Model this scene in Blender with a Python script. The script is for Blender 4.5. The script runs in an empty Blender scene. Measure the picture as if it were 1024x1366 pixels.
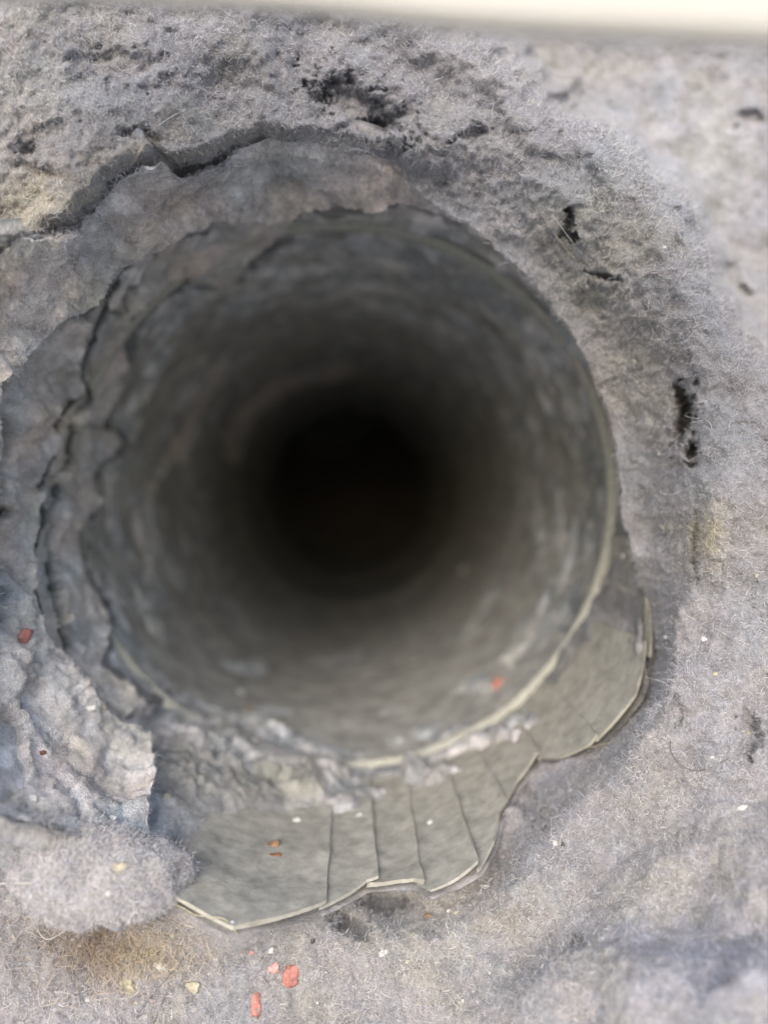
import bpy, math, numpy as np
from mathutils import Vector, Matrix
R_ = math.radians
S = 0.001                      # everything below is written in millimetres
scene = bpy.context.scene
COL = scene.collection

# ------------------------------------------------------------------ camera
YC = -100.0
CAM = np.array([1.35, YC, 1.9])
F = np.array([.042, 1.0, -.032]); F /= np.linalg.norm(F)
RT = np.array([F[1], -F[0], 0.0]); RT /= np.linalg.norm(RT)
UP = np.cross(RT, F)
cd = bpy.data.cameras.new('camera'); cam = bpy.data.objects.new('camera', cd); COL.objects.link(cam)
cam.matrix_world = Matrix(((RT[0], UP[0], -F[0], CAM[0]*S), (RT[1], UP[1], -F[1], CAM[1]*S),
                           (RT[2], UP[2], -F[2], CAM[2]*S), (0, 0, 0, 1)))
cd.sensor_fit = 'VERTICAL'; cd.sensor_height = 36; cd.sensor_width = 27
cd.lens = 1000/1366*36
cd.clip_start = 0.002; cd.clip_end = 20
cd.dof.use_dof = True; cd.dof.focus_distance = 0.0955; cd.dof.aperture_fstop = 9.0
scene.camera = cam

# ------------------------------------------------------------------ light
SUN_EL, SUN_AZ = 28, 194          # azimuth clockwise from +Y; the sun is behind the camera and to its left
w = bpy.data.worlds.new('World'); scene.world = w; w.use_nodes = True
nt = w.node_tree; bg = nt.nodes['Background']
sky = nt.nodes.new('ShaderNodeTexSky'); sky.sky_type = 'NISHITA'; sky.sun_disc = False
sky.sun_elevation = R_(SUN_EL); sky.sun_rotation = R_(SUN_AZ)
sky.air_density = 1.0; sky.dust_density = 2.5; sky.ozone_density = 1.5
nt.links.new(sky.outputs[0], bg.inputs[0]); bg.inputs[1].default_value = 0.15
sd = bpy.data.lights.new('sun', 'SUN'); sun = bpy.data.objects.new('sun', sd); COL.objects.link(sun)
sd.energy = 1.0; sd.angle = R_(40); sd.color = (1.0, .99, .98)
sdir = Vector((math.sin(R_(SUN_AZ))*math.cos(R_(SUN_EL)), math.cos(R_(SUN_AZ))*math.cos(R_(SUN_EL)), math.sin(R_(SUN_EL))))
sun.rotation_euler = sdir.to_track_quat('Z', 'Y').to_euler()
vs = scene.view_settings; vs.view_transform = 'Standard'; vs.look = 'None'; vs.gamma = 1; vs.exposure = 1.15

# ------------------------------------------------------------------ noise and projection helpers
rng = np.random.default_rng(7)
def _h(ix, iy, iz, seed):
    n = (ix.astype(np.int64)*374761393 + iy.astype(np.int64)*668265263 + iz.astype(np.int64)*2147483647 + seed*1274126177) & 0xffffffff
    n = ((n ^ (n >> 13))*1274126177) & 0xffffffff
    n = ((n ^ (n >> 15))*2246822519) & 0xffffffff
    return ((n ^ (n >> 16)) & 0xffffff)/float(0xffffff)
def vnoise(p, scale, seed=0):
    """value noise, feature size = scale (mm), range -1..1"""
    q = p/scale; i = np.floor(q); f = q-i; f = f*f*f*(f*(f*6-15)+10)
    x, y, z = i[..., 0], i[..., 1], i[..., 2]; fx, fy, fz = f[..., 0], f[..., 1], f[..., 2]
    r = 0
    for dx in (0, 1):
        for dy in (0, 1):
            for dz in (0, 1):
                r = r + _h(x+dx, y+dy, z+dz, seed)*(fx if dx else 1-fx)*(fy if dy else 1-fy)*(fz if dz else 1-fz)
    return r*2-1
def fbm(p, scale, octs=4, seed=0, gain=.5):
    a = 1; r = 0; t = 0
    for k in range(octs):
        r = r + a*vnoise(p+17.3*k, scale, seed+k*31); t += a; a *= gain; scale /= 2.03
    return r/t
def ridged(p, scale, octs=3, seed=0):
    a = 1; r = 0; t = 0
    for k in range(octs):
        r = r + a*(1-np.abs(vnoise(p+9.1*k, scale, seed+k*13))*2); t += a; a *= .5; scale /= 2.1
    return r/t
def terrace(x, n=3.0):
    v = x*n; f = v-np.floor(v); t = np.clip((f-.78)/.22, 0, 1); return (np.floor(v)+.25*f+.75*t*t*(3-2*t))/n
def sstep(a, b, x):
    t = np.clip((x-a)/(b-a), 0, 1); return t*t*(3-2*t)
def ray(px, py):
    px = np.asarray(px, float)[..., None]; py = np.asarray(py, float)[..., None]
    return F + (px-512)/1000*RT - (py-683)/1000*UP
def unproject(px, py, d):
    return CAM + np.asarray(d, float)[..., None]*ray(px, py)
def project(P):
    v = P-CAM; d = v@F
    return 512+1000*(v@RT)/d, 683-1000*(v@UP)/d, d
RAD = 50.0
def on_wall(px, py, h=0.0):
    """where the line of sight meets the pipe wall (h mm proud of it)"""
    r = ray(px, py); rr = RAD-np.asarray(h, float)
    a = r[..., 0]**2+r[..., 2]**2; b = CAM[0]*r[..., 0]+CAM[2]*r[..., 2]; c = CAM[0]**2+CAM[2]**2-rr**2
    t = (-b+np.sqrt(b*b-a*c))/a
    return CAM + t[..., None]*r
def bend(P):                    # upward turn far down, added so direct light never reaches the end
    off = np.clip(P[..., 1]-360, 0, None)**2/900
    return P+np.stack([-.25*off, 0*off, off], -1)
def phiY(P):                    # angle measured from straight down, growing towards the right
    return np.degrees(np.arctan2(P[..., 0], -P[..., 2])), P[..., 1]
def cyl(phi, Y, r):
    a = np.radians(phi); return np.stack(np.broadcast_arrays(r*np.sin(a), Y+0*a, -r*np.cos(a)), -1)

# ------------------------------------------------------------------ mesh helpers
def grid_faces(nu, nv, wrap):
    u = np.arange(nu if wrap else nu-1); v = np.arange(nv-1)
    U, V = np.meshgrid(u, v, indexing='ij'); U2 = (U+1) % nu
    return np.stack([U*nv+V, U2*nv+V, U2*nv+V+1, U*nv+V+1], -1).reshape(-1, 4)
def mesh_obj(name, P, Fc, mat, parent=None, col=None, smooth=True, mesh=None):
    """P in mm; Fc quads or triangles"""
    me = bpy.data.meshes.new(name); P = np.asarray(P, np.float64).reshape(-1, 3); Fc = np.asarray(Fc, np.int32)
    k = Fc.shape[1]; n = len(Fc)
    me.vertices.add(len(P)); me.vertices.foreach_set('co', (P*S).astype(np.float32).ravel())
    me.loops.add(n*k); me.loops.foreach_set('vertex_index', Fc.ravel())
    me.polygons.add(n); me.polygons.foreach_set('loop_start', np.arange(0, n*k, k, dtype=np.int32))
    me.polygons.foreach_set('loop_total', np.full(n, k, np.int32))
    me.polygons.foreach_set('use_smooth', np.full(n, smooth, bool))
    if col is not None:
        at = me.color_attributes.new('tint', 'FLOAT_COLOR', 'POINT')
        c4 = np.ones((len(P), 4), np.float32); c4[:, :3] = col.reshape(-1, 3); at.data.foreach_set('color', c4.ravel())
    me.update(calc_edges=True); me.validate()
    me.materials.append(mat)
    o = bpy.data.objects.new(name, me); COL.objects.link(o)
    if parent: o.parent = parent
    return o
def tag(o, label=None, cat=None, group=None, kind=None):
    if label: o['label'] = label
    if cat: o['category'] = cat
    if group: o['group'] = group
    if kind: o['kind'] = kind
    return o
def empty(name, loc=(0, 0, 0)):
    o = bpy.data.objects.new(name, None); o.empty_display_size = .01; COL.objects.link(o); o.location = [c*S for c in loc]; return o
def grid_normals(P, wrap):
    if wrap: du = np.roll(P, -1, 0)-np.roll(P, 1, 0)
    else: du = np.gradient(P, axis=0)
    dv = np.gradient(P, axis=1)
    n = np.cross(du, dv); n /= np.linalg.norm(n, axis=-1, keepdims=True)+1e-9
    view = CAM-P
    s = np.sign((n*view).sum(-1, keepdims=True)); s[s == 0] = 1
    return n*s

# ------------------------------------------------------------------ materials
def new_mat(name):
    m = bpy.data.materials.new(name); m.use_nodes = True; return m, m.node_tree, m.node_tree.nodes['Principled BSDF']
def lint_mat(name, base, dark, bump=.5, fine=2600, sheen=.25, tint=True):
    m, t, b = new_mat(name); N = t.nodes.new; L = t.links.new
    tc = N('ShaderNodeTexCoord')
    n1 = N('ShaderNodeTexNoise'); n1.inputs['Scale'].default_value = 260; n1.inputs['Detail'].default_value = 8; n1.inputs['Roughness'].default_value = .7
    n2 = N('ShaderNodeTexNoise'); n2.inputs['Scale'].default_value = fine; n2.inputs['Detail'].default_value = 4; n2.inputs['Distortion'].default_value = 1.5
    for n in (n1, n2): L(tc.outputs['Object'], n.inputs['Vector'])
    r = N('ShaderNodeValToRGB'); r.color_ramp.elements[0].position = .32; r.color_ramp.elements[1].position = .68
    r.color_ramp.elements[0].color = (*dark, 1); r.color_ramp.elements[1].color = (*base, 1)
    mixf = N('ShaderNodeMath'); mixf.operation = 'MULTIPLY_ADD'; mixf.inputs[1].default_value = .5
    ma = N('ShaderNodeMath'); ma.operation = 'MULTIPLY'; ma.inputs[1].default_value = .5
    L(n1.outputs[0], ma.inputs[0]); L(n2.outputs[0], mixf.inputs[0]); L(ma.outputs[0], mixf.inputs[2]); L(mixf.outputs[0], r.inputs[0])
    # slow drift of hue between bluish, pinkish and yellowish grey
    n3 = N('ShaderNodeTexNoise'); n3.inputs['Scale'].default_value = 110; n3.inputs['Detail'].default_value = 3; L(tc.outputs['Object'], n3.inputs['Vector'])
    mx = N('ShaderNodeMix'); mx.data_type = 'RGBA'; mx.blend_type = 'MULTIPLY'; mx.inputs[0].default_value = .55
    hs = N('ShaderNodeMapRange'); hs.inputs['From Min'].default_value = .35; hs.inputs['From Max'].default_value = .65; L(n3.outputs[0], hs.inputs[0])
    r3 = N('ShaderNodeValToRGB'); e = r3.color_ramp.elements; e[0].position = 0; e[0].color = (.90, .97, 1.07, 1); e[1].position = 1; e[1].color = (1.03, 1.0, .89, 1)
    e2 = e.new(.5); e2.color = (1.0, .955, 1.0, 1)
    L(hs.outputs[0], r3.inputs[0]); L(r.outputs[0], mx.inputs[6]); L(r3.outputs[0], mx.inputs[7])
    out = mx.outputs[2]
    if tint:
        at = N('ShaderNodeAttribute'); at.attribute_name = 'tint'
        m2 = N('ShaderNodeMix'); m2.data_type = 'RGBA'; m2.blend_type = 'MULTIPLY'; m2.inputs[0].default_value = 1
        L(out, m2.inputs[6]); L(at.outputs['Color'], m2.inputs[7]); out = m2.outputs[2]
    L(out, b.inputs['Base Color'])
    bp = N('ShaderNodeBump'); bp.inputs['Strength'].default_value = bump; bp.inputs['Distance'].default_value = .0006
    L(mixf.outputs[0], bp.inputs['Height']); L(bp.outputs[0], b.inputs['Normal'])
    b.inputs['Roughness'].default_value = 1; b.inputs['Specular IOR Level'].default_value = .1
    b.inputs['Sheen Weight'].default_value = sheen; b.inputs['Sheen Roughness'].default_value = .6
    return m
def plain_mat(name, colr, rough=.6, metal=0, noise=0.0, nscale=900, bump=0.0):
    m, t, b = new_mat(name); N = t.nodes.new; L = t.links.new
    b.inputs['Roughness'].default_value = rough; b.inputs['Metallic'].default_value = metal
    tc = N('ShaderNodeTexCoord'); n = N('ShaderNodeTexNoise'); n.inputs['Scale'].default_value = nscale; n.inputs['Detail'].default_value = 7; n.inputs['Roughness'].default_value = .65
    L(tc.outputs['Object'], n.inputs['Vector'])
    r = N('ShaderNodeValToRGB'); r.color_ramp.elements[0].position = .3; r.color_ramp.elements[1].position = .7
    r.color_ramp.elements[0].color = (*[c*(1-noise) for c in colr], 1); r.color_ramp.elements[1].color = (*[min(1, c*(1+noise*.6)) for c in colr], 1)
    L(n.outputs[0], r.inputs[0]); L(r.outputs[0], b.inputs['Base Color'])
    if bump:
        bp = N('ShaderNodeBump'); bp.inputs['Strength'].default_value = bump; bp.inputs['Distance'].default_value = .0004
        L(n.outputs[0], bp.inputs['Height']); L(bp.outputs[0], b.inputs['Normal'])
    return m
M_LINT = lint_mat('lint', (.36, .352, .356), (.08, .078, .081), bump=.9)
M_FELT = lint_mat('felted_lint', (.74, .705, .665), (.30, .29, .275), bump=.9, fine=2400, sheen=.1)
M_FILM = lint_mat('lint_film', (.50, .51, .51), (.18, .205, .20), bump=.4, fine=1300, sheen=.05)
M_TAB = plain_mat('dusty_zinc', (.335, .322, .28), .9, .02, .38, 380, .45)
M_WALL = plain_mat('dusty_pipe_steel', (.36, .355, .335), .85, .05, .5, 170, .2)
M_EDGE = plain_mat('cut_zinc_edge', (.37, .365, .32), .75, .08, .25, 1200, .1)
M_FLAP = plain_mat('cream_plastic', (.35, .34, .315), .5, 0, .03, 60)
def fibre_mat():
    m, t, b = new_mat('lint_fibre')
    at = t.nodes.new('ShaderNodeAttribute'); at.attribute_name = 'tint'
    t.links.new(at.outputs['Color'], b.inputs['Base Color'])
    b.inputs['Roughness'].default_value = .8; b.inputs['Specular IOR Level'].default_value = .2
    b.inputs['Sheen Weight'].default_value = .15
    return m
M_FIB = fibre_mat()

# ------------------------------------------------------------------ fibres
def fibres(P, Nn, wts, count, length=(1.2, 3.2), width=.055, lift=.35, curl=.9, seg=4, bias=None, tints=None, seed=1, sink=.12):
    """ribbons rooted on the surface points P: returns vertices, quads, tints"""
    g = np.random.default_rng(seed)
    P = P.reshape(-1, 3); Nn = Nn.reshape(-1, 3); wts = np.clip(wts.reshape(-1), 0, None)
    idx = g.choice(len(P), count, p=wts/wts.sum())
    n = Nn[idx]; p = P[idx] + g.normal(0, .18, (count, 3)) - n*sink
    L = g.uniform(*length, count)*g.uniform(.5, 1, count)
    t = g.normal(size=(count, 3)); t -= (t*n).sum(-1, keepdims=True)*n; t /= np.linalg.norm(t, axis=-1, keepdims=True)
    lf = lift if np.isscalar(lift) else lift.reshape(-1)[idx]
    lf = np.abs(g.normal(0, 1, count))*lf
    d = t+n*lf[:, None]
    if bias is not None: d = d+bias.reshape(-1, 3)[idx]
    d /= np.linalg.norm(d, axis=-1, keepdims=True)
    k = g.normal(size=(count, 3))*curl
    k -= n*np.clip((k*n).sum(-1, keepdims=True), 0, None)*.5
    pts = [p]; ds = [d]; st = (L/seg)[:, None]
    for s in range(seg):
        p = p+d*st; d = d+k*.45+g.normal(0, .28*curl, (count, 3)); d /= np.linalg.norm(d, axis=-1, keepdims=True)
        pts.append(p); ds.append(d)
    pts = np.stack(pts, 1); ds = np.stack(ds, 1)
    wv = np.cross(ds, n[:, None, :]+g.normal(0, .35, (count, 1, 3))); wv /= np.linalg.norm(wv, axis=-1, keepdims=True)+1e-6
    tp = np.linspace(1, .45, seg+1)[None, :, None]
    W = (g.uniform(.6, 1.3, count)*width*.5)[:, None, None]*tp
    V = np.stack([pts-wv*W, pts+wv*W], 2).reshape(-1, 3)
    b = (np.arange(count)*(seg+1)*2)[:, None]+np.arange(seg)[None, :]*2
    Fc = np.stack([b, b+1, b+3, b+2], -1).reshape(-1, 4)
    base = np.array([[.62, .60, .61], [.42, .41, .42], [.70, .68, .60], [.48, .52, .60], [.58, .50, .52], [.16, .155, .16], [.76, .75, .73]])
    c = base[g.choice(len(base), count, p=[.24, .2, .13, .13, .1, .12, .08])]
    c = c*.75*np.array([1.0, 1.0, 1.025])
    if tints is not None: c = c*tints.reshape(-1, 3)[idx]
    c = np.repeat(c, (seg+1)*2, axis=0)
    return V, Fc, c
def inframe(P, m=60):
    x, y, d = project(P)
    return ((x > -m) & (x < 1024+m) & (y > -m) & (y < 1366+m)).astype(float)

# ------------------------------------------------------------------ unseen plane below the vent, added to bounce light onto the duct's upper wall
g0 = np.array([(-9000., -9000, -420), (9000, -9000, -420), (9000, 9000, -420), (-9000, 9000, -420)])
bounce_ground = mesh_obj('ground', g0, np.array([(0, 1, 2, 3)]), plain_mat('pale_concrete', (.46, .45, .43), .9, 0, .15, 3), smooth=False); bounce_ground['kind'] = 'structure'

# ------------------------------------------------------------------ the duct pipe
VP = np.array([457., 669.])
rim_px = [(238, 1200), (250, 1207), (310, 1240), (375, 1228), (430, 1214), (465, 1197), (490, 1182), (530, 1178), (552, 1179), (575, 1191), (605, 1180), (640, 1160), (660, 1122), (668, 1085),
          (690, 1046), (720, 1012), (745, 1012), (790, 996), (850, 930), (868, 870), (868, 800), (865, 700)]
rim = on_wall([p[0] for p in rim_px], [p[1] for p in rim_px]); rphi, rY = phiY(rim)
def rimY(phi): return np.interp(phi, rphi, rY)

duct = empty('dryer_duct', (0, 37, 0))
tag(duct, 'round sheet-metal exhaust duct seen end on, running back into darkness, crusted with grey lint', 'duct')
def dpart(name, P, Fc, mat, **k):
    o = mesh_obj(name, P-np.array([0, 37, 0]), Fc, mat, duct, **k); return o
def revolve(prof, n=256, warp=0):
    """profile of (Y, r) turned about the duct's axis"""
    ph = np.linspace(0, 360, n, endpoint=False)
    P = np.stack([cyl(ph, y, r) for y, r in prof], 1)
    if warp: P = P*(1+warp*vnoise(P, 26, 5)[..., None]*np.array([1, 0, 1]))
    return bend(P), grid_faces(n, len(prof), True)
# pipe beyond the bead; an unseen end cap is added so no daylight leaks in
prof = [(36, 64), (33, 58), (30, 50.6)]+[(y, 50.0) for y in np.linspace(36, 640, 90)]
P, Fc = revolve(prof, 256, .0025); dpart('pipe_wall', P, Fc, M_WALL)
P, Fc = revolve([(640, 50.2), (640, 30), (641, 12), (641, .5)], 64); dpart('damper_plate', P, Fc, M_WALL)
# bead: the rolled ridge just behind the crimped collar
bead = [(37+1.25*math.cos(a)*1.1, 49.75-1.4*math.sin(a)) for a in np.linspace(0, math.pi, 11)]
P, Fc = revolve(bead, 480, .001)
P = P + (vnoise(P, 1.6, 3)*.22+vnoise(P, 5, 4)*.35)[..., None]*np.array([.5, 1, .5]); dpart('bead', P, Fc, M_EDGE)
P, Fc = revolve([(232+12*math.cos(a), 49.9-1.0*math.sin(a)) for a in np.linspace(0, math.pi, 9)], 128, .012); dpart('pipe_joint', P, Fc, M_WALL)
P, Fc = revolve([(330+12*math.cos(a), 49.9-1.7*math.sin(a)) for a in np.linspace(0, math.pi, 9)], 128, .012); dpart('pipe_joint', P, Fc, M_WALL)
# crimped collar: one overlapping tab after another round the mouth of the pipe
seam_px = [(262, 1135), (434, 1170), (497, 1140), (556, 1130), (618, 1095), (660, 1050), (710, 990), (768, 955), (848, 856), (850, 790), (845, 720)]
sphi, _ = phiY(on_wall([p[0] for p in seam_px], [p[1] for p in seam_px]))
for k in range(len(sphi)-1):
    a0, a1 = sphi[k]-.9, sphi[k+1]+.4
    nu, nv = max(22, int(a1-a0)*3), 30
    u = np.linspace(0, 1, nu); v = np.linspace(0, 1, nv)
    U, V = np.meshgrid(u, v, indexing='ij')
    ph = a0+(a1-a0)*U + (V-.5)*(.8*math.sin(k*2.1))
    yr = rimY(ph); Y = 36.0+(yr-36.0)*V
    h = .25+.8*(U**3)*(.55+.45*V)+.25*(k % 2)*V      # proud at its right-hand edge, tucked under at the left
    h = h-.35*np.exp(-((U-.96)/.05)**2)*0
    top = cyl(ph, Y, 50-h)
    top = top+(fbm(top, 3.5, 3, 40+k)*.16+.35*fbm(top, 11, 2, 60+k))[..., None]*np.array([1, .3, 1])
    bot = cyl(ph, Y, 50-h+.42)
    T = np.concatenate([top.reshape(-1, 3), bot.reshape(-1, 3)]); g = grid_faces(nu, nv, False)
    n0 = nu*nv; loop = [i*nv for i in range(nu)]+[(nu-1)*nv+j for j in range(1, nv)]+[i*nv+nv-1 for i in range(nu-2, -1, -1)]+[j for j in range(nv-2, 0, -1)]
    side = [(loop[i], loop[(i+1) % len(loop)], loop[(i+1) % len(loop)]+n0, loop[i]+n0) for i in range(len(loop))]
    o = dpart('collar_tab', T, np.concatenate([g, g[:, ::-1]+n0, np.array(side)]), M_TAB, smooth=False)
    # the cut front edge of the tab, slightly rolled towards the opening
    e = []
    for i in range(nu):
        p = ph[i, -1]; y = yr[i]; hh = h[i, -1]
        wob = .18*math.sin(p*1.7+k)+.12*math.sin(p*5.1)
        er = .24+.1*math.sin(p*.9)
        for a in np.linspace(-.5, math.pi*1.1, 6):
            e.append(cyl(np.array(p), y-.1+wob*.5-er*math.sin(a), 50-hh+.1+er*math.cos(a)))
    dpart('rolled_edge', np.array(e), grid_faces(nu, 6, False), M_EDGE if k in (1, 2, 4, 5, 6) else M_TAB)

# ------------------------------------------------------------------ thin lint film on the pipe wall
EA = [(660, 322), (605, 290), (560, 275), (520, 268), (485, 272), (450, 276), (400, 281), (375, 291), (340, 288), (300, 294), (270, 303), (240, 320), (200, 337), (150, 367), (135, 385), (105, 410), (70, 435), (45, 465), (25, 495), (2, 507), (-8, 545), (-22, 590), (-10, 640), (-4, 690), (-20, 760), (-30, 850), (-40, 950)]
EB = [(210, 330), (165, 385), (135, 425), (113, 455), (103, 485), (111, 524), (88, 535), (70, 553), (82, 586), (80, 604), (45, 640), (57, 655), (54, 690), (47, 738), (50, 790), (56, 831), (89, 883), (118, 930), (150, 955), (192, 975), (194, 1004), (196, 1030), (202, 1070), (206, 1088), (222, 1112), (232, 1150), (226, 1190)]
EC = [(400, 300), (375, 311), (357, 325), (334, 352), (310, 374), (272, 381), (240, 374), (215, 388), (186, 410), (166, 450), (168, 498), (164, 526), (136, 566), (155, 576), (162, 592), (123, 634), (129, 662), (115, 700), (106, 742), (104, 775), (128, 790), (141, 840), (140, 887), (158, 914), (195, 935), (228, 925), (262, 905)]
ED = [(275, 520), (270, 548), (250, 580), (235, 608), (212, 640), (206, 655), (196, 680), (200, 720), (215, 760)]
def curve(edge_px, thick, seed, rag):
    """the torn edge as (angle, distance down the pipe)"""
    E = on_wall([p[0] for p in edge_px], [p[1] for p in edge_px], thick); ep, ey = phiY(E)
    ep = np.where(ep > 90, ep-360, ep)                       # left half only: angles from straight down go negative
    o = np.argsort(ep); ep, ey = ep[o], ey[o]
    u = np.linspace(ep[0], ep[-1], int((ep[-1]-ep[0])/.2)); yE = np.interp(u, ep, ey)
    q = np.stack([u*.87, yE*0+seed, yE*0], -1); rg = rag*(1+np.clip(yE-10, 0, 60)/40)
    return u, yE+rg*(vnoise(q, 4, seed)*.9+vnoise(q, 1.7, seed+1)*.55+vnoise(q, .7, seed+2)*.25)
CV = [(curve(EA, 5.6, 100, .9), 5.6), (curve(EB, 3.9, 200, .9), 3.9), (curve(EC, 2.3, 300, .9), 2.3)]
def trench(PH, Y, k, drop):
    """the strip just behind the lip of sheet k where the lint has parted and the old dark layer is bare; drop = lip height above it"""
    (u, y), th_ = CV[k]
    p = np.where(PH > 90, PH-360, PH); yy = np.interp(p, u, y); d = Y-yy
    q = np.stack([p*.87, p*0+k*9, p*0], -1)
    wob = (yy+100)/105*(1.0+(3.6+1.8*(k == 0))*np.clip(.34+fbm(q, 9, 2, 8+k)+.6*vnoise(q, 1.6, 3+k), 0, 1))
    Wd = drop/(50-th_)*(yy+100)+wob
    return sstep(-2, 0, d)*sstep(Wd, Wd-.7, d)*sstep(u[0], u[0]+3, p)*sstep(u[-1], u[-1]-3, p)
def under_sheets(PH, Y):
    p = np.where(PH > 90, PH-360, PH); (u, y), _ = CV[2]
    return sstep(2, -4, Y-np.interp(p, u, y))*sstep(u[0]-1, u[0]+1, p)*sstep(u[-1]+1, u[-1]-1, p)
def blobs(px, py, L):
    r = 0
    for (x, y, sx, sy, a) in L: r = r+a*np.exp(-((px-x)/sx)**2-((py-y)/sy)**2)
    return r
# inner outline of the mass in the photograph, with the distance (mm) it has there and how far the roll-in reaches
inner = [  # px, py, depth, blend(px)
    (250, 1212, 90, 40), (310, 1246, 88, 40), (375, 1234, 91, 45), (430, 1220, 96, 60), (490, 1190, 101, 70), (530, 1186, 103, 75), (552, 1187, 103, 75), (575, 1197, 101, 60), (605, 1186, 101, 50), (642, 1164, 102, 55),
    (664, 1124, 106, 70), (672, 1087, 109, 75), (695, 1050, 111, 75), (724, 1018, 113, 70), (747, 1018, 112, 60), (793, 1001, 109, 40), (853, 933, 110, 35), (869, 870, 113, 35), (858, 800, 117, 50),
    (846, 740, 111, 100), (832, 700, 113, 115), (825, 640, 113, 125), (812, 560, 111, 130), (784, 485, 109, 130), (740, 414, 107, 125), (685, 354, 106, 110), (625, 302, 105, 100), (575, 272, 105, 80), (540, 240, 104, 50), (515, 212, 103, 35), (480, 203, 101, 30),
    (440, 196, 100, 25), (400, 188, 99, 22), (350, 183, 99, 20), (320, 192, 99, 20), (290, 208, 99, 20), (268, 218, 99, 20), (240, 222, 98, 20), (215, 206, 97, 20), (196, 192, 96, 18), (178, 215, 96, 18), (160, 230, 95, 18), (130, 262, 95, 18),
    (92, 296, 94, 18), (50, 309, 94, 18), (0, 313, 93, 18), (-50, 330, 93, 18), (-70, 400, 92, 18), (-70, 480, 92, 18), (-45, 545, 92, 18), (-22, 560, 92, 15), (-18, 600, 92, 15), (-50, 640, 92, 18), (-60, 760, 92, 18), (-50, 850, 92, 18), (-50, 930, 92, 15),
    (-40, 985, 92, 15), (-28, 1040, 92, 15), (-5, 1085, 92, 15), (50, 1103, 92, 15), (100, 1112, 92, 18), (160, 1130, 92, 18), (210, 1170, 91, 25)]
inner = [(x, y, d if (k < 20) else min(d, 49000/math.hypot(x-457, y-669)), b) for k, (x, y, d, b) in enumerate(inner)]
ipx = np.array(inner, float); IW = unproject(ipx[:, 0], ipx[:, 1], ipx[:, 2]); fph, fY = phiY(IW)
o = np.argsort(fph); fph, fY = fph[o], fY[o]
def frontY(phi):                # how far forward the pipe wall and its film reach
    p = (phi+180) % 360-180; y = np.interp(p, fph, fY, period=360)+.2
    return np.where((p > rphi[0]) & (p < rphi[-1]), rimY(p)+.6, y)
nphi, ny = 1100, 330
ph = np.linspace(-180, 180, nphi, endpoint=False)
Yt = np.concatenate([np.linspace(0, 1, 210), 60+380*np.linspace(0, 1, 121)[1:]**1.6])
PH, YY = np.meshgrid(ph, Yt, indexing='ij')
fy0 = frontY(ph)[:, None]; YY = np.where(YY <= 1, fy0+(60-fy0)*YY, YY); Yv = Yt
B = cyl(PH, YY, 50.0); bx, by, bd = project(B)
h = .35+.75*fbm(B, 9, 5, 11)+.28*fbm(B, 2.2, 3, 12)+.5*np.clip(ridged(B*np.array([1, .6, 1]), 12, 3, 14), 0, 1)*.6
h = h+.5*fbm(B, 4, 4, 13)*sstep(130, 60, YY)
Q = np.stack([PH*.87*.45, YY*.8, PH*0], -1)+1.1*vnoise(B, 2.5, 56)[..., None]; h = h+1.5*terrace(fbm(Q, 9, 4, 62), 4)+1.2*terrace(fbm(Q, 22, 3, 64), 3)*sstep(40, 90, YY)
rc = sstep(6, 24, YY)*sstep(48, 40, YY)*sstep(50, 62, PH); rc = np.maximum(rc, sstep(6, 24, YY)*sstep(48, 40, YY)*(PH < -165)); h = h*(1-.72*rc)+.1*rc
funnel = sstep(-14, 8, YY)*sstep(30, 16, YY)*sstep(52, 75, PH)*sstep(160, 140, PH)
h = h+funnel*(1.0+.8*fbm(B, 6, 3, 17))
bottom = sstep(75, 20, np.abs(PH-12))
h = h-bottom*sstep(32, 44, YY)*1.1*(1+.4*fbm(B, 14, 2, 19))
collar_bare = sstep(-42, -30, PH)*sstep(64, 54, PH)*sstep(33, 30, YY)
h = h-2.4*collar_bare+sstep(6, 32, YY)*collar_bare*5.2*np.clip(.32+fbm(B, 6, 5, 18), 0, .85)
h = h+blobs(bx, by, [(270, 1040, 70, 50, 4.2), (350, 1045, 60, 42, 3.9), (430, 1052, 50, 32, 3.5), (560, 1030, 50, 20, 1.6), (620, 985, 40, 18, 2.0), (330, 985, 85, 30, 2.3), (420, 1010, 60, 25, 1.6),
                     (690, 870, 50, 50, .6), (760, 820, 40, 50, .8), (650, 920, 30, 14, 1.0), (250, 1110, 30, 25, 1.5), (340, 888, 26, 12, 1.8), (830, 780, 30, 50, .6)])
h = h+np.clip(h-.6, 0, 3)*(.4*fbm(B, 3.2, 3, 15)+.3*fbm(B, 1.3, 3, 16))
bm = np.exp(-((YY-37)/2.6)**2)*sstep(-30, 0, PH)*sstep(178, 165, PH)
h = h*(1-bm)+bm*(.35+2.6*np.clip(fbm(B, 7, 3, 66), -.2, 1))
us = under_sheets(PH, YY); h = h*(1-us)+us*.15
h = np.clip(h, -1.2, 5)-5*np.clip(blobs(bx, by, [(250, 1135, 16, 32, 1.5)]), 0, 1)*sstep(1.5, 5, YY-fy0)
deep = sstep(60, 200, YY)
h = h*(1-.5*deep)+deep*.8*fbm(B*np.array([1, 2.2, 1]), 16, 3, 77)
flare = sstep(.03, 0, np.repeat(Yt[None, :], nphi, 0))*(((PH < rphi[0]) | (PH > rphi[-1])))
film = bend(cyl(PH, YY, 50-h*(1-flare)+1.5*flare))
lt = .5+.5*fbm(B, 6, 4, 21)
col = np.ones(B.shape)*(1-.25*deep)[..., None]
patch = .5*sstep(-.05, .45, fbm(B, 7, 4, 33))+.6*sstep(-.02, .3, fbm(B*np.array([1, .7, 1]), 3.4, 4, 34))
col = col*.9*(1+.95*patch[..., None]*np.array([1.05, .98, .98]))
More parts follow.
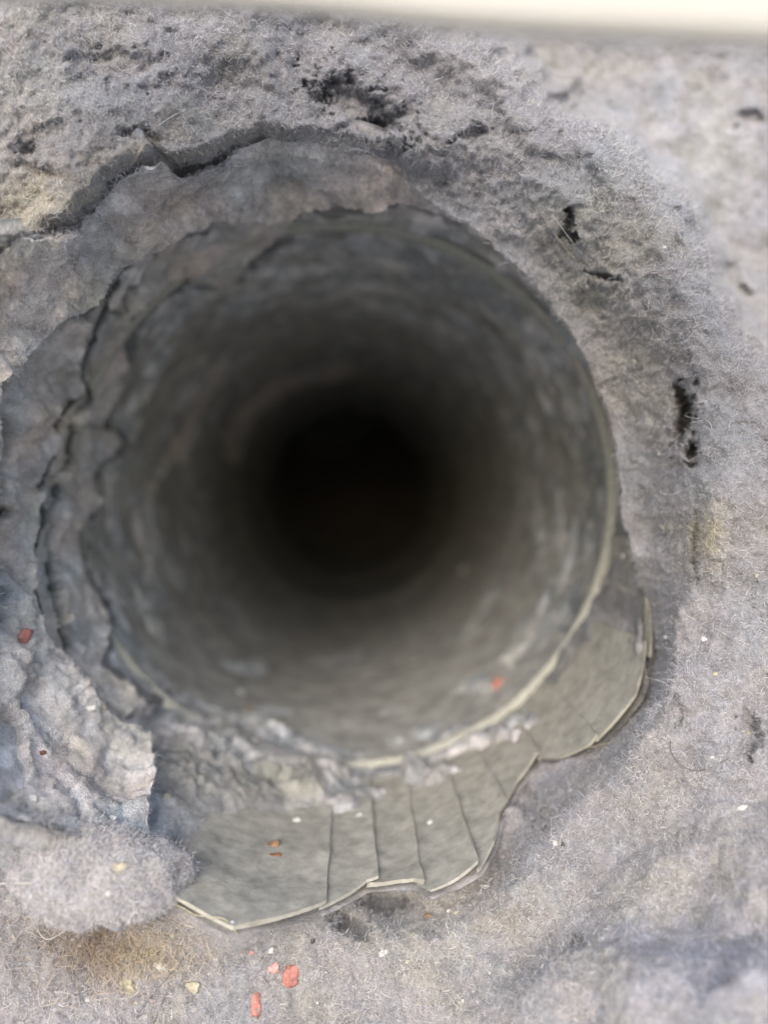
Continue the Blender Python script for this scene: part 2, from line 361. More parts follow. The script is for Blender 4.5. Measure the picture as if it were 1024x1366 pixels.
ringc = sstep(45, 20, YY)[..., None]; col = col*(1+np.array([.42, .34, .32])*ringc)
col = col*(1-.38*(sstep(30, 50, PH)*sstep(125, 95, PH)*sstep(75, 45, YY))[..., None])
tr2 = np.maximum(trench(PH, YY, 2, 2.6), trench(PH, YY, 0, 5.2)*sstep(-20, 0, PH)); tr2 = np.maximum(tr2, trench(PH, YY, 0, 5.2)*(PH < -150)); col = col*(1-.55*tr2[..., None])  # film darkened behind the sheet lips, crack shade painted into its colour
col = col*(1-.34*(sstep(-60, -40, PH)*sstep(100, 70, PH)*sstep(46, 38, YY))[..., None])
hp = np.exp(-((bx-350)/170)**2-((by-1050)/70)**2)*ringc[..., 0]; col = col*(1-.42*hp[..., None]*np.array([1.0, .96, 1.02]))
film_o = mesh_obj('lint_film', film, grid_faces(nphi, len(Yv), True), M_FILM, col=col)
tag(film_o, 'thin dark grey-green lint film coating the inner wall of the round duct', 'lint', kind='stuff')
FILM = (film, grid_normals(film, True), bx, by, col)

# ------------------------------------------------------------------ torn lint sheets stacked on the left wall
def sheet(name, edge_px, thick, ends, outer, label, seed, rag=.8, level=0):
    """a felted sheet whose torn inner edge follows edge_px; thick in mm; ends = fade widths (deg) at both ends"""
    u, yE = curve(edge_px, thick, seed, rag); nu = len(u)
    f = np.minimum(sstep(0, ends[0], u-u[0]), sstep(0, ends[1], u[-1]-u))
    rows = []
    s = np.concatenate([np.linspace(-outer, -3, 60), np.linspace(-2.8, 0, 16)])
    for a in s:                                             # top face, thinning and drooping a little at the lip
        rows.append((yE+a, (thick*(.45+.75*math.exp(a/9))+.25*math.exp(a/1.3)-.2*thick)*f-.9*(1-f), 1))
    for a in np.linspace(0.25, math.pi*.95, 7):             # the torn lip
        rr = .42+.1*thick
        rows.append((yE+rr*.8*math.sin(a), (thick+.25-rr*(1-math.cos(a)))*f-.9*(1-f), .6))
    for a in (.8, 1.8, 3.2):                                # underside, tucked back: the gap stays in shade
        rows.append((yE-a, (thick+.25-2*(.42+.1*thick)-a*.25)*f-.95*(1-f), .2))
    Y = np.stack([r[0] for r in rows], 1); Y = np.maximum(Y, frontY(u)[:, None]+.3+.01*np.arange(Y.shape[1])); H = np.stack([r[1] for r in rows], 1); K = np.array([r[2] for r in rows])[None, :]
    U = np.repeat(u[:, None], Y.shape[1], 1)
    B = cyl(U, Y, 50.); U = U+1.1*vnoise(B, 5, seed+20)+.6*vnoise(B, 1.8, seed+21)
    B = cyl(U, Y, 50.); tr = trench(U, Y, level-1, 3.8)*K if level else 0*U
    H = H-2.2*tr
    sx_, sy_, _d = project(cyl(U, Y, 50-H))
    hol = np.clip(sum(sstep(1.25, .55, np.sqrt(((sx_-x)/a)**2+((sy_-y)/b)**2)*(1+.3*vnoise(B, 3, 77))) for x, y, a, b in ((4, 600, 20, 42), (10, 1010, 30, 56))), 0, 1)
    H = H-3.4*hol; tr = np.maximum(tr, hol)  # left-edge hollows dip and also get their shade tinted in
    Q = np.stack([U*.87*.6, Y*.8, U*0], -1)+.9*vnoise(B, 2.2, 55)[..., None]
    n = 1.9*terrace(fbm(Q, 4.2, 4, 61), 4)+.4*fbm(B, 8, 3, 5)+.55*fbm(B, 3.0, 5, 6)+.35*np.clip(ridged(B, 5, 2, 9)-.3, 0, 1)
    P = bend(cyl(U, Y, 50-H-n*K*f[:, None]*(1-.8*tr)))
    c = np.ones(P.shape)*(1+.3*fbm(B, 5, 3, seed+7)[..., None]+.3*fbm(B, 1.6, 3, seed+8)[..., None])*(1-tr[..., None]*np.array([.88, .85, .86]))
    c = c*(1+.10*vnoise(B, 7, 91)[..., None]*np.array([1, .2, -.2]))
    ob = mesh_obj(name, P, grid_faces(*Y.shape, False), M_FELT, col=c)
    tag(ob, label, 'lint sheet', 'torn lint sheets stacked on the left wall of the duct')
    return ob, P, c
EM = [(190, 372), (152, 408), (142, 455), (126, 500), (136, 540), (106, 572), (106, 612), (84, 650), (92, 692), (76, 740), (84, 790), (98, 842), (124, 892)]
EF = [(500, 498), (470, 502), (430, 512), (385, 522), (352, 545), (330, 575), (322, 610), (330, 640)]
EG = [(330, 470), (300, 500), (262, 560), (255, 600), (262, 640)]
sheets = [
    sheet('lint_sheet', EF, 2.4, (14, 14), 30, 'curved pale lint band deep in the duct, arching over the dark centre', 500, 1.5),
    sheet('lint_sheet', EG, 1.0, (12, 12), 14, 'slanting lint streak deep on the left wall, beside the dark centre', 600, 1.2),
    sheet('lint_sheet', EA, 5.6, (7, 14), 16, 'thickest pale lint sheet, its torn edge running down the upper left of the opening', 100, .9, 0),
    sheet('lint_sheet', EB, 3.9, (1.2, 12), 38, 'middle lint sheet with a jagged torn edge along the far left of the duct wall', 200, .9, 1),
    sheet('lint_sheet', EM, 3.3, (5, 8), 20, 'narrow ragged lint layer peeping out between the middle and innermost lint sheets', 250, .9, 2),
    sheet('lint_sheet', EC, 2.3, (1.2, 6), 22, 'innermost thin lint sheet, jagged edge bordering the dark green-grey wall on the left', 300, .9, 2),
    sheet('lint_sheet', ED, .9, (6, 6), 9, 'small isolated lint flake deep on the left wall near the dark centre', 400, .8),
]

# ------------------------------------------------------------------ the thick lint round the mouth
ip = np.array(inner, float); ia = np.degrees(np.arctan2(ip[:, 1]-VP[1], ip[:, 0]-VP[0])); ir = np.hypot(ip[:, 0]-VP[0], ip[:, 1]-VP[1])
o = np.argsort(ia); ia, ir, idp, ibl = ia[o], ir[o], ip[o, 2], ip[o, 3]
nth = 1500; th = np.linspace(-180, 180, nth, endpoint=False)
r0 = np.interp(th, ia, ir, period=360); d0 = np.interp(th, ia, idp, period=360); b0 = np.interp(th, ia, ibl, period=360)
tq = np.stack([np.cos(np.radians(th))*30, np.sin(np.radians(th))*30, th*0], -1)
r0 = r0+2.2*vnoise(tq, 1.1, 51)+1.4*vnoise(tq, .45, 52)
ctrl = np.array([(950, 500, 97), (900, 800, 99), (1000, 900, 94), (1010, 1040, 92), (800, 1100, 98), (720, 1200, 94), (650, 1250, 95), (520, 1290, 95), (450, 1310, 95), (250, 1310, 93), (120, 1250, 94), (50, 1320, 92), (1000, 1330, 71), (1020, 1200, 80), (860, 1345, 76), (760, 1340, 84),
                 (920, 1180, 89), (880, 1060, 95), (980, 1180, 84), (1060, 1100, 84), (100, 200, 89), (30, 250, 90), (160, 240, 90), (190, 140, 90), (300, 130, 96), (220, 170, 91), (300, 40, 92), (450, 80, 98), (600, 100, 99), (700, 180, 100), (800, 260, 99), (860, 350, 99), (900, 420, 98), (0, 50, 88), (80, 90, 90), (150, 60, 92), (100, 1150, 93), (0, 1200, 90),
                 (40, 1150, 91), (600, 20, 99), (1000, 700, 95), (930, 600, 96), (-100, 700, 88), (1200, 700, 92), (1200, 1400, 66), (500, 1500, 88), (0, 1500, 84), (-150, 200, 84), (-150, 1200, 84), (300, -150, 96), (700, -150, 100)], float)
def d_out(px, py):
    num = 0; den = 0
    for x, y, d in ctrl:
        wgt = 1/(((px-x)**2+(py-y)**2)/1e4+.25)**2; num = num+wgt*d; den = den+wgt
    return num/den
ridge = np.array([(540, 20), (600, 50), (650, 75), (705, 118), (745, 165), (800, 190), (862, 240), (905, 300), (935, 360), (962, 440), (1010, 540), (1060, 640)], float)
def ridge_sd(px, py):                                       # > 0 on the far side of the ridge (upper right)
    best = np.full(px.shape, 1e9); sg = np.ones(px.shape)
    for (x0, y0), (x1, y1) in zip(ridge[:-1], ridge[1:]):
        dx, dy = x1-x0, y1-y0; L2 = dx*dx+dy*dy
        t = np.clip(((px-x0)*dx+(py-y0)*dy)/L2, 0, 1); ex, ey = px-x0-t*dx, py-y0-t*dy
        dd = np.hypot(ex, ey); cr = -(dx*(py-y0)-dy*(px-x0))
        m = dd < best; best = np.where(m, dd, best); sg = np.where(m, np.sign(cr), sg)
    return best*sg
pits = [(758, 296, 7, 20, 10, 20), (762, 318, 7, 9, 7, 0), (912, 560, 10, 34, 11, 18), (908, 535, 8, 20, 9, -10), (924, 600, 9, 16, 9, 10), (478, 142, 64, 30, 3.6, 28), (495, 168, 26, 12, 4.5, 0), (425, 130, 24, 9, 2, 30), (628, 180, 24, 11, 1.8, -20),
        (160, 90, 60, 24, 1.0, 5), (900, 955, 10, 22, 3.5, 10), (1000, 980, 16, 30, 3, 0), (770, 1255, 10, 10, 2, 0), (120, 1080, 40, 10, 3, 10), (1000, 160, 22, 16, 1.5, 0), (515, 1205, 34, 14, 4.5, 0), (470, 1235, 30, 14, 3.5, 20), (700, 1065, 16, 34, 4, -30),
        (960, 1300, 20, 16, 1.5, 0), (805, 368, 22, 4, 3, 15), (70, 175, 30, 12, 1.0, -20), (35, 200, 14, 9, 2, 0), (180, 178, 26, 9, 2, 10), (60, 230, 30, 8, 1.5, 20), (0, 1030, 20, 40, 8, 0), (928, 720, 5, 40, 2.5, 0), (60, 1160, 36, 16, 4, 40), (790, 400, 20, 20, 1, 0)]
rho_t = np.concatenate([np.linspace(0, 1, 250)**1.12*.62, .62+.38*np.linspace(0, 1, 60)[1:]**1.4])
RH = r0[:, None]+(1650-r0[:, None])*rho_t[None, :]
TH = np.repeat(th[:, None], RH.shape[1], 1)
PX = VP[0]+RH*np.cos(np.radians(TH)); PY = VP[1]+RH*np.sin(np.radians(TH))
bl = sstep(0, 1, (RH-r0[:, None])/b0[:, None]/1.15)
D = d0[:, None]*(1-bl)+d_out(PX, PY)*bl
sdr = ridge_sd(PX, PY)+14*vnoise(np.stack([PX, PY, PX*0], -1), 46, 61)+6*vnoise(np.stack([PX, PY, PX*0], -1), 15, 62)
fade = sstep(640, 330, PY)
D = D+34*sstep(-3, 55, sdr)*fade-1.6*np.exp(-((sdr+22)/26)**2)*fade
pitd = 0
for (x, y, sx, sy, dep, rot) in pits:
    a = math.radians(rot); ex = (PX-x)*math.cos(a)+(PY-y)*math.sin(a); ey = -(PX-x)*math.sin(a)+(PY-y)*math.cos(a)
    wob = 1+.35*vnoise(np.stack([PX, PY, PX*0+x], -1), 9, int(x)+3)+.2*vnoise(np.stack([PX, PY, PX*0], -1), 4, 9)
    q = np.sqrt((ex/sx)**2+(ey/sy)**2)*wob; pitd = pitd+dep*sstep(1.25, .45, q)
D = D+pitd
P0 = unproject(PX, PY, D)
NZ = 1.4*fbm(P0, 15, 2, 70)+1.1*fbm(P0, 6, 3, 71)+.7*fbm(P0, 2.3, 3, 72)+.55*fbm(P0, .9, 3, 73)+.3*np.clip(ridged(P0, 4.5, 3, 74)-.35, -.3, 1)
edgef = (.35+.65*sstep(0, 30, RH-r0[:, None]))*(1-.45*sstep(0, 50, sdr)*fade)
V = P0-CAM; V /= np.linalg.norm(V, axis=-1, keepdims=True)
P1 = P0-V*(NZ*edgef)[..., None]+np.stack([vnoise(P0, 1.3, 80+i) for i in range(3)], -1)*.22
# skirt: the mass tucks back behind its own lip
sk = []
for dr, dd in ((60, 26), (40, 18), (22, 10), (9, 5), (2, 1.6)):
    rr = r0+dr; sk.append(unproject(VP[0]+rr*np.cos(np.radians(th)), VP[1]+rr*np.sin(np.radians(th)), d0+dd)+0*V[:, 0])
P1 = np.concatenate([np.stack(sk, 1), P1], 1)
PXf, PYf, _ = project(P1)
# lint colour drift and stains; sky blue and slope brightness are tinted in too
tint = np.ones(P1.shape)
def stain_or_light(x, y, sx, sy, c, a, sc=6):
    global tint
    m = a*np.exp(-((PXf-x)/sx)**2-((PYf-y)/sy)**2)*np.clip(.75+.8*fbm(P1, sc*.3, 3, int(x*3+y)), 0, 1.2)
    tint = tint*(1-m[..., None])+tint*np.array(c)*m[..., None]
stain_or_light(60, 270, 120, 45, (1.28, 1.24, 1.02), 1); stain_or_light(40, 110, 50, 60, (1.22, 1.2, 1.05), .8); stain_or_light(180, 200, 60, 30, (1.25, 1.2, 1.02), .8)
stain_or_light(800, 320, 90, 90, (1.1, 1.08, .92), .9); stain_or_light(820, 480, 60, 150, (1.28, 1.25, 1.17), .9); stain_or_light(700, 290, 90, 50, (1.2, 1.18, 1.1), .8); stain_or_light(945, 720, 24, 50, (1.35, 1.28, .95), 1); stain_or_light(300, 180, 120, 40, (1.12, 1.09, 1.0), .8)  # paler tint on the right-hand slope stands in for light falling there
stain_or_light(110, 1262, 60, 30, (.46, .40, .35), 1, 3); stain_or_light(190, 1270, 60, 30, (1.0, .96, .74), 1, 3); stain_or_light(620, 1230, 190, 80, (1.12, 1.1, .97), .7); stain_or_light(520, 1240, 50, 30, (.75, .78, .83), .8)
stain_or_light(740, 1060, 60, 60, (.8, .81, .86), .8); stain_or_light(940, 1300, 160, 90, (1.12, 1.16, 1.28), 1); stain_or_light(950, 950, 80, 90, (1.02, 1.04, 1.1), .7); stain_or_light(930, 200, 120, 120, (1.2, 1.25, 1.32), 1); stain_or_light(480, 100, 140, 60, (.92, .9, .92), .8)  # blue tints at upper and lower right paint sky light into the lint
mantle = mesh_obj('lint_mass', P1, grid_faces(nth, P1.shape[1], True), M_LINT, col=tint)
tag(mantle, 'thick felted mass of light grey lint packed all round the mouth of the duct', 'lint', kind='stuff')
NM = grid_normals(P1, True)

# furry clump of lint hanging over the lower left of the rim
def clump(name, c, ax, seed, label, squash, tintc=(1, 1, 1), nu=190, nv=110):
    u = np.linspace(0, 2*math.pi, nu, endpoint=False); v = np.linspace(.001, math.pi-.001, nv); U, Vv = np.meshgrid(u, v, indexing='ij')
    D3 = np.stack([np.cos(U)*np.sin(Vv), np.cos(Vv), np.sin(U)*np.sin(Vv)], -1)
    q = D3*np.array(ax)
    P = c+q*(1+.3*fbm(q+seed, 7, 3, seed)+.13*fbm(q+seed, 2.5, 3, seed+1))[..., None]+D3*(.25*fbm(q, .9, 2, seed+2))[..., None]
    Rm = np.array(Matrix.Rotation(math.radians(squash), 3, 'Y')); P = (P-c)@Rm.T+c
    cc = np.ones(P.shape)*np.array(tintc)*(1+.15*fbm(P, 3, 3, seed+4)[..., None])
    org = c; ob = mesh_obj(name, P-org, grid_faces(nu, nv, True), M_LINT, col=cc); ob.location = [k*S for k in org]
    tag(ob, label, 'lint clump', 'lint clumps')
    n = P-c; n = n/np.array(ax)**2; n /= np.linalg.norm(n, axis=-1, keepdims=True)
    return ob, P, n, cc, org
clumps = [
    clump('lint_clump', unproject(138, 1163, 89.5), (9.8, 5.4, 6.2), 11, 'rounded furry lint clump overhanging the rim at the lower left, dark gap to its right', 14, (1.15, 1.14, 1.13)),
    clump('lint_clump', unproject(20, 1110, 90.5), (8.0, 4.0, 5.6), 23, 'soft fuzzy lint lump at the left edge of the picture, below the dark hollow', 28, (.95, .98, 1.0)),
    clump('lint_clump', unproject(935, 972, 97.5), (6.5, 3.0, 5.2), 37, 'round woolly lint puff right of the collar with a dark hair looped round it', 0, (1.0, 1.02, 1.05)),
]

# ------------------------------------------------------------------ cream flap of the vent hood, close to the lens
fl = [(-260, -6), (-60, -3), (100, 1), (250, 7), (400, 17), (520, 31), (640, 43), (800, 52), (920, 58), (1060, 66), (1250, 78), (1500, 90)]
fx = np.linspace(-260, 1500, 90); fy = np.interp(fx, [p[0] for p in fl], [p[1] for p in fl]); fy = np.convolve(np.pad(fy, 5, 'edge'), np.ones(11)/11, 'valid')
fd = np.interp(fx, [-260, 0, 500, 1024, 1500], [55, 52, 45, 39, 35])
low = unproject(fx, fy, fd)
prof = [(0.9*math.cos(a), .9*math.sin(a)) for a in np.linspace(-math.pi, 0, 9)]      # rounded lower edge, 1.8 mm thick
secs = []
for i in range(len(fx)):
    s = [low[i]+np.array([0, b, .9+a]) for b, a in prof]
    s = [low[i]+np.array([0, .9, 36]) + np.array([0, -7, 0])] + [low[i]+np.array([0, .9, 6])+np.array([0, -.6, 0])] + s[::-1] + [low[i]+np.array([0, -.9-.6, 6])] + [low[i]+np.array([0, -.9-7, 36])]
    secs.append(s)
secs = np.array(secs); ns = secs.shape[1]
Fq = grid_faces(len(fx), ns, False)
org = secs[len(fx)//2, 0]
caps = []
flap = empty('vent_flap', low[45]+np.array([0, -4, 12]))
tag(flap, 'smooth cream plastic flap edge, out of focus across the top of the picture', 'vent flap')
close = np.array([(i*ns+ns-1, (i+1)*ns+ns-1, (i+1)*ns, i*ns) for i in range(len(fx)-1)])
mesh_obj('flap_blade', secs-(low[45]+np.array([0, -4, 12])), np.concatenate([Fq, close]), M_FLAP, flap)

# ------------------------------------------------------------------ things lying on the lint: found by looking along the line of sight
bpy.context.view_layer.update()
dg = bpy.context.evaluated_depsgraph_get()
def hit(px, py):
    r = ray(px, py); r = r/np.linalg.norm(r); st = CAM+r*66
    ok, loc, nor, *_ = scene.ray_cast(dg, Vector(st*S), Vector(r))
    p = np.array(loc)/S if ok else unproject(px, py, 97.); n = np.array(nor) if ok else -F
    if n@r > 0: n = -n
    return p, n
def spec_mat(name, c, n=.3): return plain_mat(name, c, .7, 0, n, 2500, .3)
MC = dict(red=spec_mat('red_flake', (.40, .17, .14), .45), pink=spec_mat('pink_flake', (.55, .28, .26)), orange=spec_mat('orange_crumb', (.24, .14, .07), .6), brown=spec_mat('brown_crumb', (.16, .07, .035), .5),
          white=spec_mat('white_crumb', (.52, .51, .48), .4), yellow=spec_mat('yellow_crumb', (.38, .35, .25), .5), dark=spec_mat('dark_crumb', (.05, .045, .04)), grey=spec_mat('grey_crumb', (.5, .5, .48)))
def crumb(px, py, w_, h_, m, label, name='lint_crumb', cat='crumb', rot=0, thick=.45, seed=None, group=None):
    p, n = hit(px, py); seed = seed or int(px*7+py); g = np.random.default_rng(seed)
    k = (p-CAM)@F/1000*.92; a, b = w_*k/2, h_*k/2
    nu, nv = 22, 12
    u = np.linspace(0, 2*math.pi, nu, endpoint=False); v = np.linspace(.02, math.pi-.02, nv); U, Vv = np.meshgrid(u, v, indexing='ij')
    q = np.stack([np.cos(U)*np.sin(Vv), np.sin(U)*np.sin(Vv), np.cos(Vv)], -1)
    s = 1+.62*fbm(q+seed*.37, .9, 3, seed)+.25*fbm(q+seed, .35, 2, seed+1)
    flat = np.sign(q)*np.abs(q)**.75
    Q = flat*s[..., None]*np.array([a, b, thick*min(a, b)])
    r = math.radians(rot); Q = Q@np.array([[math.cos(r), math.sin(r), 0], [-math.sin(r), math.cos(r), 0], [0, 0, 1]])
    Q[..., 2] += .16*min(a, b)*np.sin(Q[..., 0]/a*2+seed)
    nn = n*.55-F*.6; nn /= np.linalg.norm(nn); ex = np.cross(UP, nn); ex /= np.linalg.norm(ex); ey = np.cross(nn, ex)
    W = Q[..., :1]*ex+Q[..., 1:2]*ey+Q[..., 2:]*nn
    ob = mesh_obj(name, W, grid_faces(nu, nv, True), MC[m]); ob.location = [c*S for c in p-nn*thick*min(a, b)*.08]
    tag(ob, label, cat, group); return ob
crumb(388, 1302, 25, 33, 'red', 'largest red flake, oval, lying on lint near the bottom edge', 'paint_flake', 'flake', -8)
crumb(340, 1342, 13, 30, 'red', 'narrow upright red flake at the very bottom, left of the largest red one', 'paint_flake', 'flake', 5)
crumb(336, 1270, 9, 11, 'pink', 'tiny pink flake above the largest red flake', 'paint_flake', 'flake')
crumb(24, 851, 34, 22, 'red', 'blurred red flake on the lint at the far left edge', 'paint_flake', 'flake', 25)
crumb(664, 914, 17, 18, 'red', 'small bright red flake beside the raised bead inside the duct', 'paint_flake', 'flake', 30)
crumb(363, 1128, 20, 13, 'orange', 'orange-brown crumb on the smooth metal of the collar', rot=10)
crumb(367, 1141, 14, 7, 'brown', 'dark brown chip just below the orange-brown crumb on the collar', rot=-5)
crumb(331, 946, 9, 9, 'orange', 'tiny orange speck inside the lower left of the duct')
crumb(320, 924, 13, 10, 'white', 'pale speck just above the tiny orange speck inside the duct')
crumb(118, 945, 27, 8, 'white', 'elongated white crumb on the lint at the lower left', rot=8)
crumb(137, 944, 10, 9, 'yellow', 'yellowish crumb touching the elongated white crumb')
crumb(57, 1004, 12, 6, 'brown', 'dark brown fragment at the left, under the fallen lint sheet')
crumb(44, 1066, 12, 10, 'white', 'bright white crumb above the fuzzy lump at the left edge')
crumb(148, 1092, 13, 9, 'white', 'white crumb on top of the rounded lint clump')
crumb(171, 1088, 10, 8, 'grey', 'grey crumb right of the white one on top of the rounded lint clump')
crumb(222, 1063, 9, 8, 'yellow', 'pale speck beside the crack right of the lint sheets')
crumb(159, 1157, 17, 14, 'yellow', 'pale yellow crumb in the middle of the rounded lint clump')
crumb(145, 1192, 10, 9, 'white', 'small white crumb low on the rounded lint clump')
crumb(172, 1316, 22, 18, 'yellow', 'ragged yellow crumb near the bottom left')
crumb(257, 1316, 20, 13, 'yellow', 'yellow-orange crumb near the bottom, left of the red flakes', rot=-15)
crumb(365, 1290, 18, 15, 'pink', 'dull pinkish lump touching the upper left of the largest red flake')
crumb(216, 1289, 15, 9, 'white', 'smooth white crumb between the two yellow crumbs')
crumb(134, 1272, 9, 9, 'white', 'white speck in the brown stained lint')
crumb(361, 1268, 9, 8, 'white', 'white speck above the dull pinkish lump')
crumb(511, 1272, 11, 12, 'white', 'round white crumb below the metal collar, mid picture')
crumb(396, 1095, 10, 9, 'white', 'white speck on the lint heap at the foot of the duct')
crumb(479, 1088, 9, 7, 'white', 'white speck at the top of a collar seam')
crumb(571, 1223, 16, 9, 'orange', 'rusty brown crumb below the collar edge', rot=-20)
crumb(646, 1183, 14, 6, 'white', 'white curled scrap under the right part of the collar edge', rot=15)
crumb(938, 853, 8, 8, 'white', 'white speck on the bluish lint at the right')
crumb(989, 1078, 17, 8, 'white', 'pale chip near the right edge below the looped hair', rot=30)
crumb(739, 1125, 9, 9, 'white', 'white speck on lint lower right of the collar')
crumb(750, 1127, 6, 7, 'dark', 'dark speck right beside a white speck, lower right of the collar')
crumb(417, 1255, 8, 7, 'dark', 'dark speck in the lint beside the round white crumb')
crumb(268, 478, 13, 13, 'grey', 'pale blurred speck on the dark upper left wall inside the duct')
crumb(620, 760, 10, 10, 'grey', 'pale blurred speck right of the dark centre')
crumb(42, 745, 10, 12, 'grey', 'pale speck on the middle lint sheet at the left')
crumb(832, 741, 8, 8, 'white', 'white speck at the right side of the duct mouth')
crumb(880, 605, 7, 7, 'white', 'white speck left of the black hole in the right-hand lint')
crumb(886, 330, 7, 6, 'white', 'white speck on the upper right lint ridge')
crumb(573, 1098, 7, 8, 'grey', 'tiny bluish dot on the middle collar tab')
for i in range(26):                                   # scattered specks nobody can tell apart
    x, y = [(rng.uniform(380, 760), rng.uniform(1210, 1350)), (rng.uniform(20, 330), rng.uniform(1230, 1350)), (rng.uniform(880, 1015), rng.uniform(640, 1150))][i % 3]
    crumb(x, y, rng.uniform(4.5, 7), rng.uniform(4, 6.5), ('white', 'yellow', 'grey')[int(rng.integers(3))], 'tiny pale speck caught in '+('the lint below the metal collar', 'the brown stained lint at the lower left', 'the bluish lint at the right of the duct')[i % 3], 'lint_speck', 'speck', group='tiny specks in '+('the lint below the collar', 'the stained lint', 'the lint at the right')[i % 3])

def hair(pts, label, c, rad=.05, lift=.35, name='hair_strand', cat='hair', group=None):
    """a single strand: tube through points found on the lint surface"""
    W = []
    for i, (x, y) in enumerate(pts):
        p, n = hit(x, y); W.append(p-ray(x, y)*lift*(1 if 0 < i < len(pts)-1 else -.3))
    W = np.array(W); W[:, 1] = np.convolve(np.pad(W[:, 1], 1, 'edge'), [.25, .5, .25], 'valid') if len(W) > 3 else W[:, 1]
    t = np.linspace(0, len(W)-1, len(W)*6); C_ = []
    for tt in t:                                         # Catmull-Rom
        i = min(int(tt), len(W)-2); f = tt-i; p0, p1, p2, p3 = W[max(i-1, 0)], W[i], W[i+1], W[min(i+2, len(W)-1)]
        C_.append(.5*((2*p1)+(-p0+p2)*f+(2*p0-5*p1+4*p2-p3)*f*f+(-p0+3*p1-3*p2+p3)*f**3))
    C_ = np.array(C_); T = np.gradient(C_, axis=0); T /= np.linalg.norm(T, axis=-1, keepdims=True)
    a = np.cross(T, F); a /= np.linalg.norm(a, axis=-1, keepdims=True); b = np.cross(T, a)
    an = np.linspace(0, 2*math.pi, 5, endpoint=False)
    V = C_[:, None]+rad*(np.cos(an)[None, :, None]*a[:, None]+np.sin(an)[None, :, None]*b[:, None])
    n = len(C_); Fc = [(i*5+j, i*5+(j+1) % 5, (i+1)*5+(j+1) % 5, (i+1)*5+j) for i in range(n-1) for j in range(5)]
    org = C_.mean(0); m = MC.get(c) or MC['white']
    ob = mesh_obj(name, V-org, np.array(Fc), m); ob.location = [k*S for k in org]; tag(ob, label, cat, group); return ob
hair([(893, 985), (896, 1005), (907, 1020), (925, 1027), (945, 1026), (968, 1015), (990, 1005), (1008, 1000)], 'dark hair curved round the underside of the woolly puff on the right', 'dark', .035)
hair([(890, 560), (897, 550), (912, 546), (930, 550), (945, 562), (950, 580)], 'pale hair arching over the black hole in the right-hand lint', 'grey', .045)
hair([(48, 1238), (75, 1240), (105, 1238), (132, 1231), (158, 1222)], 'long pale hair lying below the rounded lint clump', 'white', .045)
hair([(176, 1366), (190, 1345), (206, 1325), (220, 1308), (236, 1290), (250, 1270)], 'thin dark hair slanting up from the bottom edge', 'dark', .03)
hair([(205, 1366), (214, 1345), (222, 1326), (229, 1316)], 'short dark hair at the bottom edge, right of the slanting one', 'dark', .03)
hair([(228, 1206), (246, 1209), (262, 1217), (282, 1226), (300, 1231), (318, 1243)], 'stiff pale thread sticking out along the lower left rim', 'yellow', .09)
hair([(720, 280), (738, 308), (757, 335), (775, 362)], 'straight pale fibre bundle left of the small black hole, upper right', 'yellow', .07)
hair([(730, 278), (748, 300), (765, 326), (785, 355)], 'second straight fibre right beside the small black hole, upper right', 'grey', .05)
hair([(860, 835), (900, 810), (950, 795), (1000, 790)], 'faint pale hair crossing the bluish lint at the right', 'grey', .03)
hair([(180, 172), (205, 166), (228, 156), (246, 148)], 'pale thread lying on the lint ledge, upper left', 'white', .06)
hair([(0, 1175), (14, 1181), (30, 1179), (46, 1177), (56, 1166)], 'white kinked thread at the left edge under the fuzzy lump', 'white', .08)
hair([(508, 1232), (517, 1252), (512, 1270), (520, 1290), (528, 1310)], 'fine grey hair running down from the collar edge', 'dark', .025)
hair([(455, 195), (462, 180), (475, 172), (490, 178), (500, 190), (520, 192)], 'loose frayed fibre at the dark hollow above the duct', 'yellow', .05)
hair([(640, 1178), (646, 1188), (653, 1184), (650, 1175), (657, 1170)], 'tiny white curl of fibre under the collar edge', 'white', .06)
hair([(770, 1000), (800, 990), (830, 985), (850, 975)], 'pale fibre along the right end of the collar edge', 'yellow', .06)

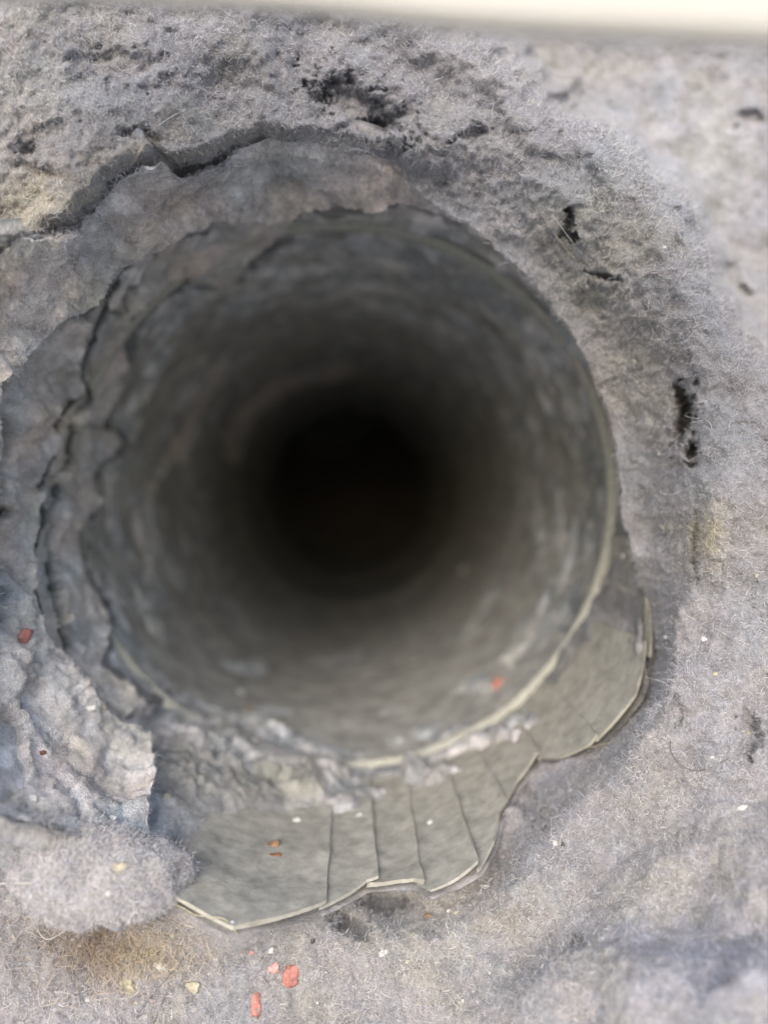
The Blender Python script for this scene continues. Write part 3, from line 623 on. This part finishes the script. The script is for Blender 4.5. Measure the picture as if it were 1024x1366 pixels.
# ------------------------------------------------------------------ the fuzz
wm = inframe(P1)*sstep(128, 104, project(P1)[2]); wm[:, :3] = 0
dens = .35+.9*np.clip(.5+fbm(P1, 7, 2, 90), 0, 1)
area = np.linalg.norm(np.cross(np.gradient(P1, axis=0), np.gradient(P1, axis=1)), axis=-1); wm = wm*dens*np.minimum(area, .6)
sdf = ridge_sd(PXf, PYf)
furry = np.exp(-((sdf+25)/40)**2)*sstep(560, 420, PYf)
lift = .45+.9*furry
bias = np.zeros(P1.shape)+(furry*.9)[..., None]*(RT*.7+UP*.7-F*.2)
fuzz = []
V, Fc, c = fibres(P1, NM, wm, 190000, (.55, 1.6), .055, lift, 1.5, 3, bias, tint, 5)
o = mesh_obj('fuzz', V, Fc, M_FIB, mantle, col=c, smooth=False); o['kind'] = 'stuff'
V, Fc, c = fibres(P1, NM, wm*(.2+furry), 3500, (2.5, 5), .035, .7, .55, 6, bias*.5, tint*1.1, 6)
o = mesh_obj('loose_fibres', V, Fc, M_FIB, mantle, col=c, smooth=False); o['kind'] = 'stuff'
V, Fc, c = fibres(P1, NM, wm*np.exp(-((PXf-140)/110)**2-((PYf-1265)/40)**2), 5000, (1.5, 3.5), .06, .5, 1.2, 5, None, tint*np.array([.92, .80, .66]), 8)
o = mesh_obj('brown_fibres', V, Fc, M_FIB, mantle, col=c, smooth=False); o['kind'] = 'stuff'
for ob, P, n, cc, org in clumps:
    V, Fc, c = fibres(P, n, (((CAM-P)*n).sum(-1).clip(0)+25)*inframe(P)+1e-6, 20000, (.7, 1.7), .045, .4, 1.5, 3, None, cc, 12)
    o = mesh_obj('fuzz', V-org, Fc, M_FIB, ob, col=c, smooth=False); o['kind'] = 'stuff'
for k, (ob, P, cc) in enumerate(sheets):
    n = grid_normals(P, False)
    V, Fc, c = fibres(P, n, inframe(P)*np.ones(P.shape[:2]), (500, 500, 34000, 26000, 6000, 9000, 800)[k], (.5, 1.5), .06, .3, 1.2, 3, None, cc*.95, 30+k)
    o = mesh_obj('fuzz', V, Fc, M_FIB, ob, col=c, smooth=False); o['kind'] = 'stuff'
fP, fN, fx_, fy_, fc_ = FILM
wf = inframe(fP)*sstep(45, 10, fP[..., 1])*((np.abs(PH) > 58) | (hp > .25))*(.3+np.clip(fbm(fP, 5, 2, 95)+.3, 0, 1))
V, Fc, c = fibres(fP, fN, wf, 30000, (.6, 1.6), .05, .3, 1.2, 3, None, np.clip(fc_*.7, 0, 1.1), 40)
o = mesh_obj('fuzz', V, Fc, M_FIB, film_o, col=c, smooth=False); o['kind'] = 'stuff'
print('tris', sum(len(o.data.polygons)*2 for o in scene.objects if o.type == 'MESH'))
